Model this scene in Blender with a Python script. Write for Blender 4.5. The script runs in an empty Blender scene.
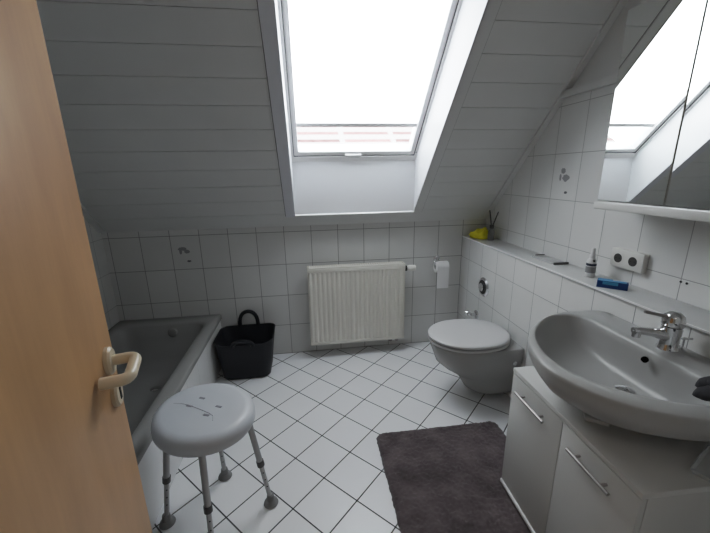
import bpy, bmesh, math, random
from mathutils import Vector, Matrix, noise
random.seed(4)
C = bpy.context.scene.collection
PI = math.pi

# ------------------------------------------------------------------ camera
YAW, PIT, ROL, CAMH, FPX = 0.135199, 0.262722, -0.017161, 1.416523, 348.066
cam_d = bpy.data.cameras.new('camera')
cam = bpy.data.objects.new('camera', cam_d)
C.objects.link(cam)
cam_d.sensor_width = 36.0
cam_d.lens = 36.0 * FPX / 710.0
cam_d.clip_start = 0.02
cy_, sy_ = math.cos(YAW), math.sin(YAW)
cp_, sp_ = math.cos(PIT), math.sin(PIT)
cr_, sr_ = math.cos(ROL), math.sin(ROL)
def cam_to_world(xx, uu, dd):
    x = xx * cr_ - uu * sr_
    u = xx * sr_ + uu * cr_
    y = dd * cp_ + u * sp_
    z = -dd * sp_ + u * cp_
    return Vector((x * cy_ + y * sy_, -x * sy_ + y * cy_, z))
R_, U_, D_ = cam_to_world(1, 0, 0), cam_to_world(0, 1, 0), cam_to_world(0, 0, 1)
m4 = Matrix(((R_.x, U_.x, -D_.x, 0), (R_.y, U_.y, -D_.y, 0), (R_.z, U_.z, -D_.z, CAMH), (0, 0, 0, 1)))
cam.matrix_world = m4
bpy.context.scene.camera = cam

# ------------------------------------------------------------------ materials
def newmat(name):
    m = bpy.data.materials.new(name)
    m.use_nodes = True
    nt = m.node_tree
    return m, nt, nt.nodes['Principled BSDF']

def mat(name, col, rough=0.5, metal=0.0, spec=0.5, noise_amt=0.0, noise_scale=8.0, bump=0.0, bump_scale=200.0, coat=0.0, sheen=0.0):
    m, nt, b = newmat(name)
    b.inputs['Base Color'].default_value = (*col, 1)
    b.inputs['Roughness'].default_value = rough
    b.inputs['Metallic'].default_value = metal
    b.inputs['Specular IOR Level'].default_value = spec
    b.inputs['Coat Weight'].default_value = coat
    if sheen:
        b.inputs['Sheen Weight'].default_value = sheen
    tc = nt.nodes.new('ShaderNodeTexCoord')
    if noise_amt:
        n = nt.nodes.new('ShaderNodeTexNoise')
        n.inputs['Scale'].default_value = noise_scale
        n.inputs['Detail'].default_value = 5
        r = nt.nodes.new('ShaderNodeValToRGB')
        lo = [max(0, c * (1 - noise_amt)) for c in col]
        hi = [min(1, c * (1 + noise_amt)) for c in col]
        r.color_ramp.elements[0].color = (*lo, 1)
        r.color_ramp.elements[1].color = (*hi, 1)
        r.color_ramp.elements[0].position = 0.3
        r.color_ramp.elements[1].position = 0.7
        nt.links.new(tc.outputs['Object'], n.inputs['Vector'])
        nt.links.new(n.outputs['Fac'], r.inputs['Fac'])
        nt.links.new(r.outputs['Color'], b.inputs['Base Color'])
    if bump:
        n2 = nt.nodes.new('ShaderNodeTexNoise')
        n2.inputs['Scale'].default_value = bump_scale
        bp = nt.nodes.new('ShaderNodeBump')
        bp.inputs['Strength'].default_value = bump
        bp.inputs['Distance'].default_value = 0.002
        nt.links.new(tc.outputs['Object'], n2.inputs['Vector'])
        nt.links.new(n2.outputs['Fac'], bp.inputs['Height'])
        nt.links.new(bp.outputs['Normal'], b.inputs['Normal'])
    return m

def tile_mat(name, e1, o1, s1, e2, o2, s2, col, gcol, gw, rough=0.25, var=0.03, top=None, plain=None):
    """tiles laid along the directions e1, e2 (object space), grout lines of width gw metres; above `top` a plain paint"""
    m, nt, b = newmat(name)
    N, L = nt.nodes, nt.links
    tc = N.new('ShaderNodeTexCoord')
    def mth(op, a, bb=None, c=None):
        n = N.new('ShaderNodeMath'); n.operation = op
        for i, v in enumerate((a, bb, c)):
            if v is None: continue
            if isinstance(v, (int, float)): n.inputs[i].default_value = v
            else: L.new(v, n.inputs[i])
        return n.outputs[0]
    def coord(e, o, s):
        d = N.new('ShaderNodeVectorMath'); d.operation = 'DOT_PRODUCT'
        L.new(tc.outputs['Object'], d.inputs[0]); d.inputs[1].default_value = e
        return mth('DIVIDE', mth('SUBTRACT', d.outputs['Value'], o), s)
    u, v = coord(e1, o1, s1), coord(e2, o2, s2)
    def edge(t, s):
        f = mth('FRACT', t)
        dd = mth('MINIMUM', f, mth('SUBTRACT', 1.0, f))
        return mth('MULTIPLY', dd, s)
    dist = mth('MINIMUM', edge(u, s1), edge(v, s2))
    mr = N.new('ShaderNodeMapRange'); mr.interpolation_type = 'SMOOTHSTEP'
    L.new(dist, mr.inputs['Value'])
    mr.inputs['From Min'].default_value = gw * 0.38
    mr.inputs['From Max'].default_value = gw * 0.62
    mask = mr.outputs['Result']
    cmb = N.new('ShaderNodeCombineXYZ')
    L.new(mth('FLOOR', u), cmb.inputs[0]); L.new(mth('FLOOR', v), cmb.inputs[1])
    wn = N.new('ShaderNodeTexWhiteNoise'); wn.noise_dimensions = '3D'
    L.new(cmb.outputs[0], wn.inputs['Vector'])
    ns = N.new('ShaderNodeTexNoise'); ns.inputs['Scale'].default_value = 5.0; ns.inputs['Detail'].default_value = 4
    L.new(tc.outputs['Object'], ns.inputs['Vector'])
    val = mth('ADD', mth('MULTIPLY', mth('SUBTRACT', wn.outputs['Value'], 0.5), var * 2), mth('ADD', 1.0, mth('MULTIPLY', mth('SUBTRACT', ns.outputs['Fac'], 0.5), var * 3)))
    sc = N.new('ShaderNodeVectorMath'); sc.operation = 'SCALE'
    sc.inputs[0].default_value = col; L.new(val, sc.inputs['Scale'])
    mix = N.new('ShaderNodeMix'); mix.data_type = 'RGBA'
    L.new(mask, mix.inputs['Factor'])
    mix.inputs[6].default_value = (*gcol, 1); L.new(sc.outputs[0], mix.inputs[7])
    out = mix.outputs[2]
    rr = mth('ADD', mth('MULTIPLY', mask, rough - 0.8), 0.8)
    height = mask
    if top is not None:
        sp = N.new('ShaderNodeSeparateXYZ'); L.new(tc.outputs['Object'], sp.inputs[0])
        above = mth('GREATER_THAN', sp.outputs['Z'], top)
        mx = N.new('ShaderNodeMix'); mx.data_type = 'RGBA'
        L.new(above, mx.inputs['Factor']); L.new(out, mx.inputs[6]); mx.inputs[7].default_value = (*plain, 1)
        out = mx.outputs[2]
        rr = mth('MAXIMUM', rr, mth('MULTIPLY', above, 0.8))
        height = mth('MAXIMUM', mask, above)
    L.new(out, b.inputs['Base Color'])
    L.new(rr, b.inputs['Roughness'])
    bp = N.new('ShaderNodeBump'); bp.inputs['Strength'].default_value = 0.5; bp.inputs['Distance'].default_value = 0.0015
    L.new(height, bp.inputs['Height']); L.new(bp.outputs['Normal'], b.inputs['Normal'])
    return m

def wood_mat(name):
    m, nt, b = newmat(name)
    N, L = nt.nodes, nt.links
    tc = N.new('ShaderNodeTexCoord'); mp = N.new('ShaderNodeMapping')
    mp.inputs['Scale'].default_value = (5, 5, 1.6)
    L.new(tc.outputs['Object'], mp.inputs['Vector'])
    n = N.new('ShaderNodeTexNoise'); n.inputs['Scale'].default_value = 2.2; n.inputs['Detail'].default_value = 6; n.inputs['Roughness'].default_value = 0.55
    L.new(mp.outputs[0], n.inputs['Vector'])
    r = N.new('ShaderNodeValToRGB')
    r.color_ramp.elements[0].position = 0.25; r.color_ramp.elements[1].position = 0.8
    r.color_ramp.elements[0].color = WOOD_LO; r.color_ramp.elements[1].color = WOOD_HI
    L.new(n.outputs['Fac'], r.inputs['Fac'])
    mp2 = N.new('ShaderNodeMapping'); mp2.inputs['Scale'].default_value = (120, 120, 3)
    L.new(tc.outputs['Object'], mp2.inputs['Vector'])
    n2 = N.new('ShaderNodeTexNoise'); n2.inputs['Scale'].default_value = 1.0; n2.inputs['Detail'].default_value = 3
    L.new(mp2.outputs[0], n2.inputs['Vector'])
    mx = N.new('ShaderNodeMix'); mx.data_type = 'RGBA'; mx.blend_type = 'MULTIPLY'
    mx.inputs['Factor'].default_value = 0.10
    L.new(r.outputs['Color'], mx.inputs[6]); L.new(n2.outputs['Fac'], mx.inputs[7])
    L.new(mx.outputs[2], b.inputs['Base Color'])
    b.inputs['Roughness'].default_value = 0.42
    b.inputs['Specular IOR Level'].default_value = 0.5
    return m
WOOD_LO = (0.40, 0.222, 0.098, 1); WOOD_HI = (0.53, 0.315, 0.148, 1)

def emit_mat(name, col, strength, base=(0.8, 0.8, 0.8)):
    m, nt, b = newmat(name)
    b.inputs['Base Color'].default_value = (*base, 1)
    b.inputs['Emission Color'].default_value = (*col, 1)
    b.inputs['Emission Strength'].default_value = strength
    b.inputs['Roughness'].default_value = 0.9
    return m

def glass_mat(name, col=(1, 1, 1), rough=0.0, mixf=0.9):
    m = bpy.data.materials.new(name); m.use_nodes = True
    nt = m.node_tree; nt.nodes.clear()
    o = nt.nodes.new('ShaderNodeOutputMaterial'); mx = nt.nodes.new('ShaderNodeMixShader')
    t = nt.nodes.new('ShaderNodeBsdfTransparent'); g = nt.nodes.new('ShaderNodeBsdfGlossy')
    t.inputs['Color'].default_value = (*col, 1); g.inputs['Roughness'].default_value = rough
    mx.inputs[0].default_value = 1 - mixf
    nt.links.new(t.outputs[0], mx.inputs[1]); nt.links.new(g.outputs[0], mx.inputs[2]); nt.links.new(mx.outputs[0], o.inputs[0])
    return m

TH = -0.799232
F1 = (math.cos(TH), math.sin(TH), 0)
F2 = (math.sin(TH), -math.cos(TH), 0)
FO = (-0.109861, 2.35736)
fo1 = FO[0] * F1[0] + FO[1] * F1[1]
fo2 = FO[0] * F2[0] + FO[1] * F2[1]
WTILE = (0.69, 0.69, 0.68)
GROUT = (0.36, 0.36, 0.355)
M = {}
M['floor'] = tile_mat('floor tiles', F1, fo1, 0.2, F2, fo2, 0.2, (0.785, 0.795, 0.81), (0.045, 0.045, 0.048), 0.0058, rough=0.33, var=0.02)
M['tile_back'] = tile_mat('back wall tiles', (1, 0, 0), -0.979601, 0.201153, (0, 0, 1), 0.0035, 0.2493, WTILE, (0.25, 0.25, 0.248), 0.0042)
M['tile_side'] = tile_mat('side wall tiles', (0, 1, 0), 0.099, 0.2006, (0, 0, 1), 0.0, 0.25, WTILE, GROUT, 0.0036, top=1.80, plain=(0.66, 0.66, 0.65))
M['tile_low'] = tile_mat('boxed wall tiles', (0, 1, 0), 0.095, 0.2, (0, 0, 1), -0.005, 0.25, WTILE, (0.30, 0.30, 0.30), 0.0034)
M['tile_panel'] = tile_mat('tub panel tiles', (0, 1, 0), 0.2, 0.2, (0, 0, 1), -0.1, 0.6, (0.74, 0.74, 0.74), (0.5, 0.5, 0.5), 0.003)
M['ledge'] = mat('white ledge tile', (0.56, 0.56, 0.555), 0.35, noise_amt=0.03)
M['edge'] = mat('white edging', (0.85, 0.85, 0.85), 0.3)
M['boards'] = mat('grey white painted boards', (0.70, 0.705, 0.70), 0.5, noise_amt=0.03, noise_scale=3)
M['board_gap'] = mat('shadow gap', (0.22, 0.22, 0.22), 0.9)
M['trim'] = mat('cool white trim paint', (0.70, 0.71, 0.755), 0.45)
M['plaster'] = mat('white plaster', (0.62, 0.62, 0.61), 0.85, noise_amt=0.02)
M['hall'] = mat('hall paint', (0.5, 0.48, 0.45), 0.9)
M['lining'] = mat('white window lining', (0.74, 0.75, 0.77), 0.4)
M['winframe'] = mat('white lacquered window frame', (0.86, 0.86, 0.87), 0.35)
M['gasket'] = mat('dark window gasket', (0.10, 0.10, 0.105), 0.6)
M['glass'] = glass_mat('window glass', mixf=0.94)
M['blind'] = emit_mat('self-glowing white blind fabric', (0.91, 0.96, 1.0), 6.0)  # emission put in for daylight coming through the fabric
M['rail'] = mat('grey blind rail', (0.85, 0.85, 0.86), 0.5)
M['wood'] = wood_mat('beech veneer')
M['cream'] = mat('cream plastic', (0.62, 0.54, 0.41), 0.3)
M['ceramic'] = mat('manhattan grey ceramic', (0.375, 0.375, 0.368), 0.2)
M['ceramic_basin'] = mat('satin grey ceramic', (0.375, 0.375, 0.368), 0.33, spec=0.4)
M['ceramic_tub'] = mat('grey tub enamel', (0.29, 0.29, 0.287), 0.22)
M['seat'] = mat('pale grey toilet seat plastic', (0.55, 0.55, 0.555), 0.3)
M['chrome'] = mat('chrome', (0.75, 0.75, 0.76), 0.08, metal=1.0)
M['steel'] = mat('brushed steel', (0.36, 0.34, 0.33), 0.36, metal=1.0)
M['vanity'] = mat('white cabinet laminate', (0.55, 0.55, 0.535), 0.35, noise_amt=0.01)
M['vanity_edge'] = mat('white cabinet edging', (0.60, 0.60, 0.585), 0.35)
M['dark'] = mat('dark gap', (0.02, 0.02, 0.02), 0.8)
M['mirror'] = mat('mirror glass', (0.93, 0.95, 0.94), 0.0, metal=1.0)
M['radiator'] = mat('cream white radiator enamel', (0.76, 0.74, 0.685), 0.35)
M['valve'] = mat('white valve head', (0.75, 0.74, 0.70), 0.4)
M['paper'] = mat('toilet paper', (0.85, 0.85, 0.85), 0.95)
M['basket'] = mat('anthracite flexible plastic', (0.016, 0.0175, 0.022), 0.55, spec=0.3)
M['stool'] = mat('white stool plastic', (0.54, 0.56, 0.59), 0.35, noise_amt=0.02)
M['stool_mark'] = mat('grey moulded groove', (0.25, 0.25, 0.28), 0.6)
M['alu'] = mat('satin aluminium', (0.42, 0.42, 0.42), 0.4, metal=0.6)
M['rubber'] = mat('grey rubber', (0.22, 0.22, 0.22), 0.7)
M['collar'] = mat('dark grey plastic', (0.09, 0.09, 0.09), 0.5)
M['rug'] = mat('grey brown plush', (0.105, 0.086, 0.090), 1.0, spec=0.1, noise_amt=0.42, noise_scale=9, bump=1.0, bump_scale=300, sheen=0.3)
M['yellow'] = mat('yellow cloth', (0.80, 0.72, 0.03), 0.8)
M['bottle_glass'] = mat('smoky glass', (0.17, 0.165, 0.16), 0.15)
M['black'] = mat('black', (0.012, 0.012, 0.012), 0.5)
M['hole'] = mat('dark hole', (0.002, 0.002, 0.002), 1.0, spec=0.0)
M['white_plastic'] = mat('white plastic', (0.72, 0.72, 0.72), 0.35)
M['label_blue'] = mat('dark blue print', (0.03, 0.04, 0.075), 0.5)
M['blue'] = mat('dark blue carton', (0.004, 0.055, 0.22), 0.4)
M['lightblue'] = mat('light blue carton print', (0.06, 0.32, 0.55), 0.4)
M['socket'] = mat('white socket plastic', (0.70, 0.69, 0.66), 0.4)
M['socket_hole'] = mat('shaded socket well', (0.07, 0.068, 0.065), 0.6, spec=0.2)
M['motif'] = mat('grey printed motif', (0.27, 0.27, 0.28), 0.4)
M['motif_dark'] = mat('dark printed motif', (0.10, 0.10, 0.11), 0.4)
M['cloth'] = mat('dark grey cloth', (0.035, 0.035, 0.04), 0.9, bump=0.6, bump_scale=120)
M['clear'] = glass_mat('clear plastic', (0.98, 0.99, 0.99), 0.15, 0.90)
_n = M['clear'].node_tree; _d = _n.nodes.new('ShaderNodeBsdfDiffuse'); _d.inputs['Color'].default_value = (.8, .82, .82, 1)
_mx = [q for q in _n.nodes if q.type == 'MIX_SHADER'][0]; _mx.inputs[0].default_value = .42; _n.links.new(_d.outputs[0], _mx.inputs[2])
M['tray'] = mat('pale grey tray', (0.5, 0.5, 0.5), 0.3)
M['roof'] = tile_mat('red roof tiles', (1, 0, 0), 0.2, 1.6, (0, 0, 1), 0, 0.26, (0.20, 0.105, 0.10), (0.34, 0.32, 0.31), 0.16, rough=0.8, var=0.3)
M['house'] = mat('pale render', (0.3, 0.29, 0.28), 0.9)

# ------------------------------------------------------------------ mesh helpers
def finish(bm, name, m, parent=None, smooth=True, angle=35, loc=None):
    bmesh.ops.recalc_face_normals(bm, faces=bm.faces)
    me = bpy.data.meshes.new(name)
    bm.to_mesh(me); bm.free()
    ms = m if isinstance(m, (list, tuple)) else [m]
    for k in ms: me.materials.append(k)
    if smooth:
        for p in me.polygons: p.use_smooth = True
        me.set_sharp_from_angle(angle=math.radians(angle))
    o = bpy.data.objects.new(name, me)
    C.objects.link(o)
    if parent: o.parent = parent
    if loc is not None: o.location = loc
    return o

def thing(name, label, cat, loc=(0, 0, 0), rotz=0.0, group=None):
    o = bpy.data.objects.new(name, None)
    o.empty_display_size = 0.05
    C.objects.link(o)
    o.location = loc; o.rotation_euler = (0, 0, rotz)
    tag(o, label, cat, group)
    return o

def tag(o, label, cat, group=None):
    o['label'] = label; o['category'] = cat
    if group: o['group'] = group
    return o

def struct(o, label=None, cat=None):
    o['kind'] = 'structure'
    if label: o['label'] = label
    if cat: o['category'] = cat
    return o

def box(bm, x0, x1, y0, y1, z0, z1, bev=0.0, seg=2, mi=0, mx=None):
    vs = [bm.verts.new((x, y, z)) for z in (z0, z1) for y in (y0, y1) for x in (x0, x1)]
    idx = [(0, 2, 3, 1), (4, 5, 7, 6), (0, 1, 5, 4), (2, 6, 7, 3), (0, 4, 6, 2), (1, 3, 7, 5)]
    fs = [bm.faces.new([vs[i] for i in f]) for f in idx]
    for f in fs: f.material_index = mi
    if bev > 0:
        es = list({e for f in fs for e in f.edges})
        r = bmesh.ops.bevel(bm, geom=es, offset=bev, segments=seg, profile=0.5, affect='EDGES')
        for f in r['faces']: f.material_index = mi
        vs = list({v for f in fs if f.is_valid for v in f.verts} | {v for f in r['faces'] for v in f.verts})
    if mx is not None:
        bmesh.ops.transform(bm, matrix=mx, verts=vs)
    return vs

def B(x0, x1, y0, y1, z0, z1, bev=0.0, seg=2):
    bm = bmesh.new(); box(bm, x0, x1, y0, y1, z0, z1, bev, seg); return bm

def prism(bm, poly, axis, a0, a1, mi=0):
    """extrude a 2-D polygon along axis"""
    def P(p, a):
        if axis == 'x': return (a, p[0], p[1])
        if axis == 'y': return (p[0], a, p[1])
        return (p[0], p[1], a)
    A = [bm.verts.new(P(p, a0)) for p in poly]; Bv = [bm.verts.new(P(p, a1)) for p in poly]
    fs = [bm.faces.new(A), bm.faces.new(Bv[::-1])]
    n = len(poly)
    for i in range(n): fs.append(bm.faces.new((A[i], A[(i + 1) % n], Bv[(i + 1) % n], Bv[i])))
    for f in fs: f.material_index = mi
    return fs

def loft(bm, rings, cap0=True, cap1=True, closed=True, mi=0):
    R = [[bm.verts.new(p) for p in r] for r in rings]
    n = len(R[0])
    for a, b in zip(R, R[1:]):
        for i in range(n if closed else n - 1):
            f = bm.faces.new((a[i], a[(i + 1) % n], b[(i + 1) % n], b[i])); f.material_index = mi
    if cap0: bm.faces.new(R[0][::-1]).material_index = mi
    if cap1: bm.faces.new(R[-1]).material_index = mi
    return R

def tube(bm, pts, r, n=12, cap=True, mi=0):
    """tube along a polyline; r number or list"""
    pts = [Vector(p) for p in pts]
    k = len(pts)
    rs = r if isinstance(r, (list, tuple)) else [r] * k
    rings = []
    prev = None
    for i, p in enumerate(pts):
        if i == 0: t = pts[1] - p
        elif i == k - 1: t = p - pts[i - 1]
        else: t = (pts[i + 1] - p).normalized() + (p - pts[i - 1]).normalized()
        t.normalize()
        if prev is None:
            a = Vector((0, 0, 1)) if abs(t.z) < 0.9 else Vector((1, 0, 0))
            nx = t.cross(a).normalized()
        else:
            nx = (prev - t * prev.dot(t)).normalized()
        prev = nx
        ny = t.cross(nx)
        rings.append([p + (nx * math.cos(2 * PI * j / n) + ny * math.sin(2 * PI * j / n)) * rs[i] for j in range(n)])
    return loft(bm, rings, cap, cap, mi=mi)

def T(pts, r, n=12):
    bm = bmesh.new(); tube(bm, pts, r, n); return bm

def fillet(pts, rad, seg=5):
    pts = [Vector(p) for p in pts]; out = [pts[0]]
    for a, b, c in zip(pts, pts[1:], pts[2:]):
        u, v = (a - b), (c - b)
        d = min(rad, u.length * .49, v.length * .49)
        p0, p1 = b + u.normalized() * d, b + v.normalized() * d
        for i in range(seg + 1):
            t = i / seg
            out.append(p0 * (1 - t) ** 2 + b * 2 * t * (1 - t) + p1 * t * t)
    out.append(pts[-1]); return out

def lathe(bm, prof, n=24, mx=None, mi=0):
    """profile of (r, z) around z"""
    rings = [[(r * math.cos(2 * PI * j / n), r * math.sin(2 * PI * j / n), z) for j in range(n)] for r, z in prof]
    R = loft(bm, rings, True, True, mi=mi)
    if mx is not None: bmesh.ops.transform(bm, matrix=mx, verts=[v for r in R for v in r])
    return R

def LA(prof, n=24, mx=None):
    bm = bmesh.new(); lathe(bm, prof, n, mx); return bm

def rrect(cx, cy, hx, hy, r, z, n=8):
    out = []
    for (sx, sy, a0) in ((1, 1, 0), (-1, 1, 90), (-1, -1, 180), (1, -1, 270)):
        for i in range(n + 1):
            a = math.radians(a0 + 90 * i / n)
            out.append((cx + sx * (hx - r) + r * math.cos(a), cy + sy * (hy - r) + r * math.sin(a), z))
    return out

def axis_mx(p, d):
    """matrix taking +z to direction d at point p"""
    q = Vector((0, 0, 1)).rotation_difference(Vector(d).normalized())
    return Matrix.Translation(p) @ q.to_matrix().to_4x4()

# ------------------------------------------------------------------ room
YB, ZK, SM = 2.6214, 1.0415, 1.035
SL = math.hypot(1, SM); CA, SA = 1 / SL, SM / SL
XL, XR, XP = -1.42, 1.425, 1.241           # left wall, right wall, boxed-out low wall
YF, ZC = -0.08, 2.45                        # front wall, flat ceiling
YT = YB - (ZC - ZK) / SM
def S(x, u, n=0.0):
    return Vector((x, YB - u * CA + n * SA, ZK + u * SA + n * CA))
def sbox(bm, x0, x1, u0, u1, n0, n1, mi=0):
    vs = [bm.verts.new(S(x, u, n)) for n in (n0, n1) for u in (u0, u1) for x in (x0, x1)]
    for f in [(0, 2, 3, 1), (4, 5, 7, 6), (0, 1, 5, 4), (2, 6, 7, 3), (0, 4, 6, 2), (1, 3, 7, 5)]:
        bm.faces.new([vs[i] for i in f]).material_index = mi

struct(finish(B(XL - .1, XR + .1, YF - .12, YB + .1, -.1, 0), 'floor', M['floor'], smooth=False))
struct(finish(B(XL - .1, XR + .1, YB, YB + .1, 0, ZK + .02), 'wall_back', M['tile_back'], smooth=False))
side = [(YF - .1, 0), (YB + .02, 0), (YB + .02, ZK + .0), (YT + .02, ZC + .02), (YF - .1, ZC + .02)]
bm = bmesh.new(); prism(bm, side, 'x', XL - .1, XL)
wall_left = struct(finish(bm, 'wall_left', M['tile_side'], smooth=False))
bm = bmesh.new(); prism(bm, side, 'x', XR, XR + .1)
wall_right = struct(finish(bm, 'wall_right', M['tile_side'], smooth=False))
# front wall with the doorway the photo is taken through, hall behind
bm = bmesh.new()
DX0, DX1 = -0.25, 0.56
box(bm, XL - .1, DX0, YF - .12, YF, 0, ZC)
box(bm, DX1, XR + .1, YF - .12, YF, 0, ZC)
box(bm, DX0, DX1, YF - .12, YF, 2.03, ZC)
struct(finish(bm, 'wall_front', M['plaster'], smooth=False))
bm = bmesh.new()
box(bm, -.9, 1.2, -1.5, -1.45, 0, ZC); box(bm, -.95, -.9, -1.5, YF - .12, 0, ZC); box(bm, 1.2, 1.25, -1.5, YF - .12, 0, ZC)
struct(finish(bm, 'wall_hall', M['hall'], smooth=False))
struct(finish(B(-.95, 1.25, -1.5, YF - .12, -.1, 0), 'floor_hall', M['hall'], smooth=False))
struct(finish(B(-.95, 1.25, -1.5, YF - .12, ZC, ZC + .05), 'ceiling_hall', M['hall'], smooth=False))
struct(finish(B(XL - .1, XR + .1, YF - .12, YT + .03, ZC, ZC + .06), 'ceiling', M['plaster'], smooth=False))

# sloping ceiling: boards with open joints over a backing, around the skylight shaft
HX0, HX1, HU0, HU1 = -0.08, 0.792, 0.135, 1.765
UT = (ZC - ZK) / SA + .02
bm = bmesh.new()
for (a, b, c, d) in ((XL - .05, HX0 - .012, -.05, UT + .05), (HX1 + .012, XR + .05, -.05, UT + .05), (HX0 - .012, HX1 + .012, -.05, HU0 - .008), (HX0 - .012, HX1 + .012, HU1 + .01, UT + .05)):
    sbox(bm, a, b, c, d, .012, .05, 1)
PB = .1404
k = 0
while k * PB < UT:
    u0, u1 = k * PB + .0012, min((k + 1) * PB - .0012, UT)
    segs = []
    xa, xb = XL, XR
    if u1 <= HU0 or u0 >= HU1: segs.append((xa, xb, u0, u1))
    else:
        segs += [(xa, HX0 - .001, u0, u1), (HX1 + .001, xb, u0, u1)]
        if u0 < HU0: segs.append((HX0 - .001, HX1 + .001, u0, HU0))
        if u1 > HU1: segs.append((HX0 - .001, HX1 + .001, HU1, u1))
    for s in segs:
        if s[3] - s[2] > .003: sbox(bm, s[0], s[1], s[2], s[3], 0, .014, 0)
    k += 1
struct(finish(bm, 'ceiling_slope', [M['boards'], M['board_gap']], smooth=False))
# trims
bm = bmesh.new(); sbox(bm, XR - .036, XR, 0.03, UT, -.010, 0.0)
struct(finish(bm, 'trim_1', M['boards'], smooth=False))
bm = bmesh.new(); sbox(bm, XL, XL + .036, 0.03, UT, -.018, 0.0)
struct(finish(bm, 'trim_2', M['boards'], smooth=False))
bm = bmesh.new(); sbox(bm, HX0 - .066, HX0 - .0005, HU0 - .02, HU1 + .06, -.010, 0.0)
sbox(bm, HX0 - .0705, HX0 - .066, HU0 - .02, HU1 + .06, -.0006, 0.0, 1)
struct(finish(bm, 'trim_3', [M['trim'], M['board_gap']], smooth=False))
bm = bmesh.new(); sbox(bm, HX1 + .0005, HX1 + .064, HU0 - .02, HU1 + .06, -.006, 0.0)
sbox(bm, HX1 + .064, HX1 + .068, HU0 - .02, HU1 + .06, -.0006, 0.0, 1)
struct(finish(bm, 'trim_7', [M['boards'], M['board_gap']], smooth=False))
struct(finish(B(XR - .034, XR, YF, 1.90, 1.787, 1.823, .004), 'trim_4', M['plaster']))
# boxed-out low wall with its ledge
ZL = 0.914
o = struct(finish(B(XP, XR, YF, YB, 0, ZL - .012), 'wall_boxed', M['tile_low'], smooth=False))
bm = bmesh.new(); box(bm, XP - .006, XR, YF, YB, ZL - .012, ZL, .003)
struct(finish(bm, 'trim_5', M['ledge']))
bm = bmesh.new(); box(bm, XP - .009, XP - .003, YF, YB, ZL - .006, ZL + .0012, .001)
struct(finish(bm, 'trim_6', M['edge']))

# ------------------------------------------------------------------ skylight
W = bpy.data.objects.new('window_1', None); C.objects.link(W); struct(W, 'white framed roof window in the boarded slope', 'window')
NF = 0.25
FU0, FU1 = 0.392, 1.52
def quad_panel(bm, p0, p1, p2, p3, off):
    a = [Vector(p) for p in (p0, p1, p2, p3)]; off = Vector(off)
    A = [bm.verts.new(p) for p in a]; Bv = [bm.verts.new(p + off) for p in a]
    bm.faces.new(A); bm.faces.new(Bv[::-1])
    for i in range(4): bm.faces.new((A[i], A[(i + 1) % 4], Bv[(i + 1) % 4], Bv[i]))
x0, x1 = HX0, HX1
for nm, q, off in (('lining', (S(x0, HU0, -.006), S(x1, HU0, -.006), S(x1, FU0, NF), S(x0, FU0, NF)), (0, .012, -.004)),
                   ('lining', (S(x0, HU1, -.006), S(x1, HU1, -.006), S(x1, FU1, NF), S(x0, FU1, NF)), (0, 0, .012)),
                   ('lining', (S(x0, HU0, -.006), S(x0, HU1, -.006), S(x0, FU1, NF), S(x0, FU0, NF)), (-.012, 0, 0)),
                   ('lining', (S(x1, HU0, -.006), S(x1, HU1, -.006), S(x1, FU1, NF), S(x1, FU0, NF)), (.012, 0, 0))):
    bm = bmesh.new(); quad_panel(bm, *q, off); finish(bm, nm, M['lining'], W, smooth=False)
bm = bmesh.new(); sbox(bm, x0, x1, HU0 - .004, HU0 + .003, -.016, -.002)
finish(bm, 'lining_edge', M['edge'], W, smooth=False)
# outer frame
def frame_bm(xa, xb, ua, ub, wx, wb, wt, n0, n1):
    bm = bmesh.new()
    sbox(bm, xa, xa + wx, ua, ub, n0, n1); sbox(bm, xb - wx, xb, ua, ub, n0, n1)
    sbox(bm, xa + wx, xb - wx, ua, ua + wb, n0, n1); sbox(bm, xa + wx, xb - wx, ub - wt, ub, n0, n1)
    return bm
finish(frame_bm(x0 - .02, x1 + .02, FU0 - .02, FU1 + .02, .034, .060, .05, NF, NF + .10), 'frame', M['winframe'], W, smooth=False)
finish(frame_bm(x0 + .013, x1 - .013, FU0 + .037, FU1 - .029, .005, .0045, .005, NF + .004, NF + .09), 'gasket', M['gasket'], W, smooth=False)
sash = finish(frame_bm(x0 + .018, x1 - .018, FU0 + .042, FU1 - .034, .028, .03, .05, NF + .012, NF + .085), 'sash', M['winframe'], W, smooth=False)
bm = bmesh.new(); sbox(bm, x0 + .04, x1 - .04, FU0 + .06, FU1 - .07, NF + .06, NF + .064)
finish(bm, 'pane', M['glass'], W, smooth=False)
bm = bmesh.new(); sbox(bm, .285, .395, FU0 + .044, FU0 + .058, NF - .008, NF + .014)
sbox(bm, .305, .385, FU0 + .036, FU0 + .045, NF - .010, NF - .002)
finish(bm, 'vent_latch', M['white_plastic'], sash, smooth=False)
bm = bmesh.new(); sbox(bm, x1 - .012, x1 - .006, FU0 + .07, FU0 + .077, NF - .002, NF + .002)
finish(bm, 'stop_screw', M['dark'], W, smooth=False)

bl = thing('roller_blind', 'white self-glowing roller blind pulled down over most of the skylight', 'blind', S(.35, FU1 - .07, NF + .045))
bo = bl.location.copy()
def rel(bm, o):
    bmesh.ops.translate(bm, verts=bm.verts, vec=-Vector(o)); return bm
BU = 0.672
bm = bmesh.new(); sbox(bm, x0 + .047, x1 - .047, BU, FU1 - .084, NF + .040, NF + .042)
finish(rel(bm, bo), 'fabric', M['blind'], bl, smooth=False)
bm = bmesh.new(); sbox(bm, x0 + .047, x1 - .047, BU - .024, BU + .002, NF + .030, NF + .048)
finish(rel(bm, bo), 'bottom_rail', M['rail'], bl, smooth=False)

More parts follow.
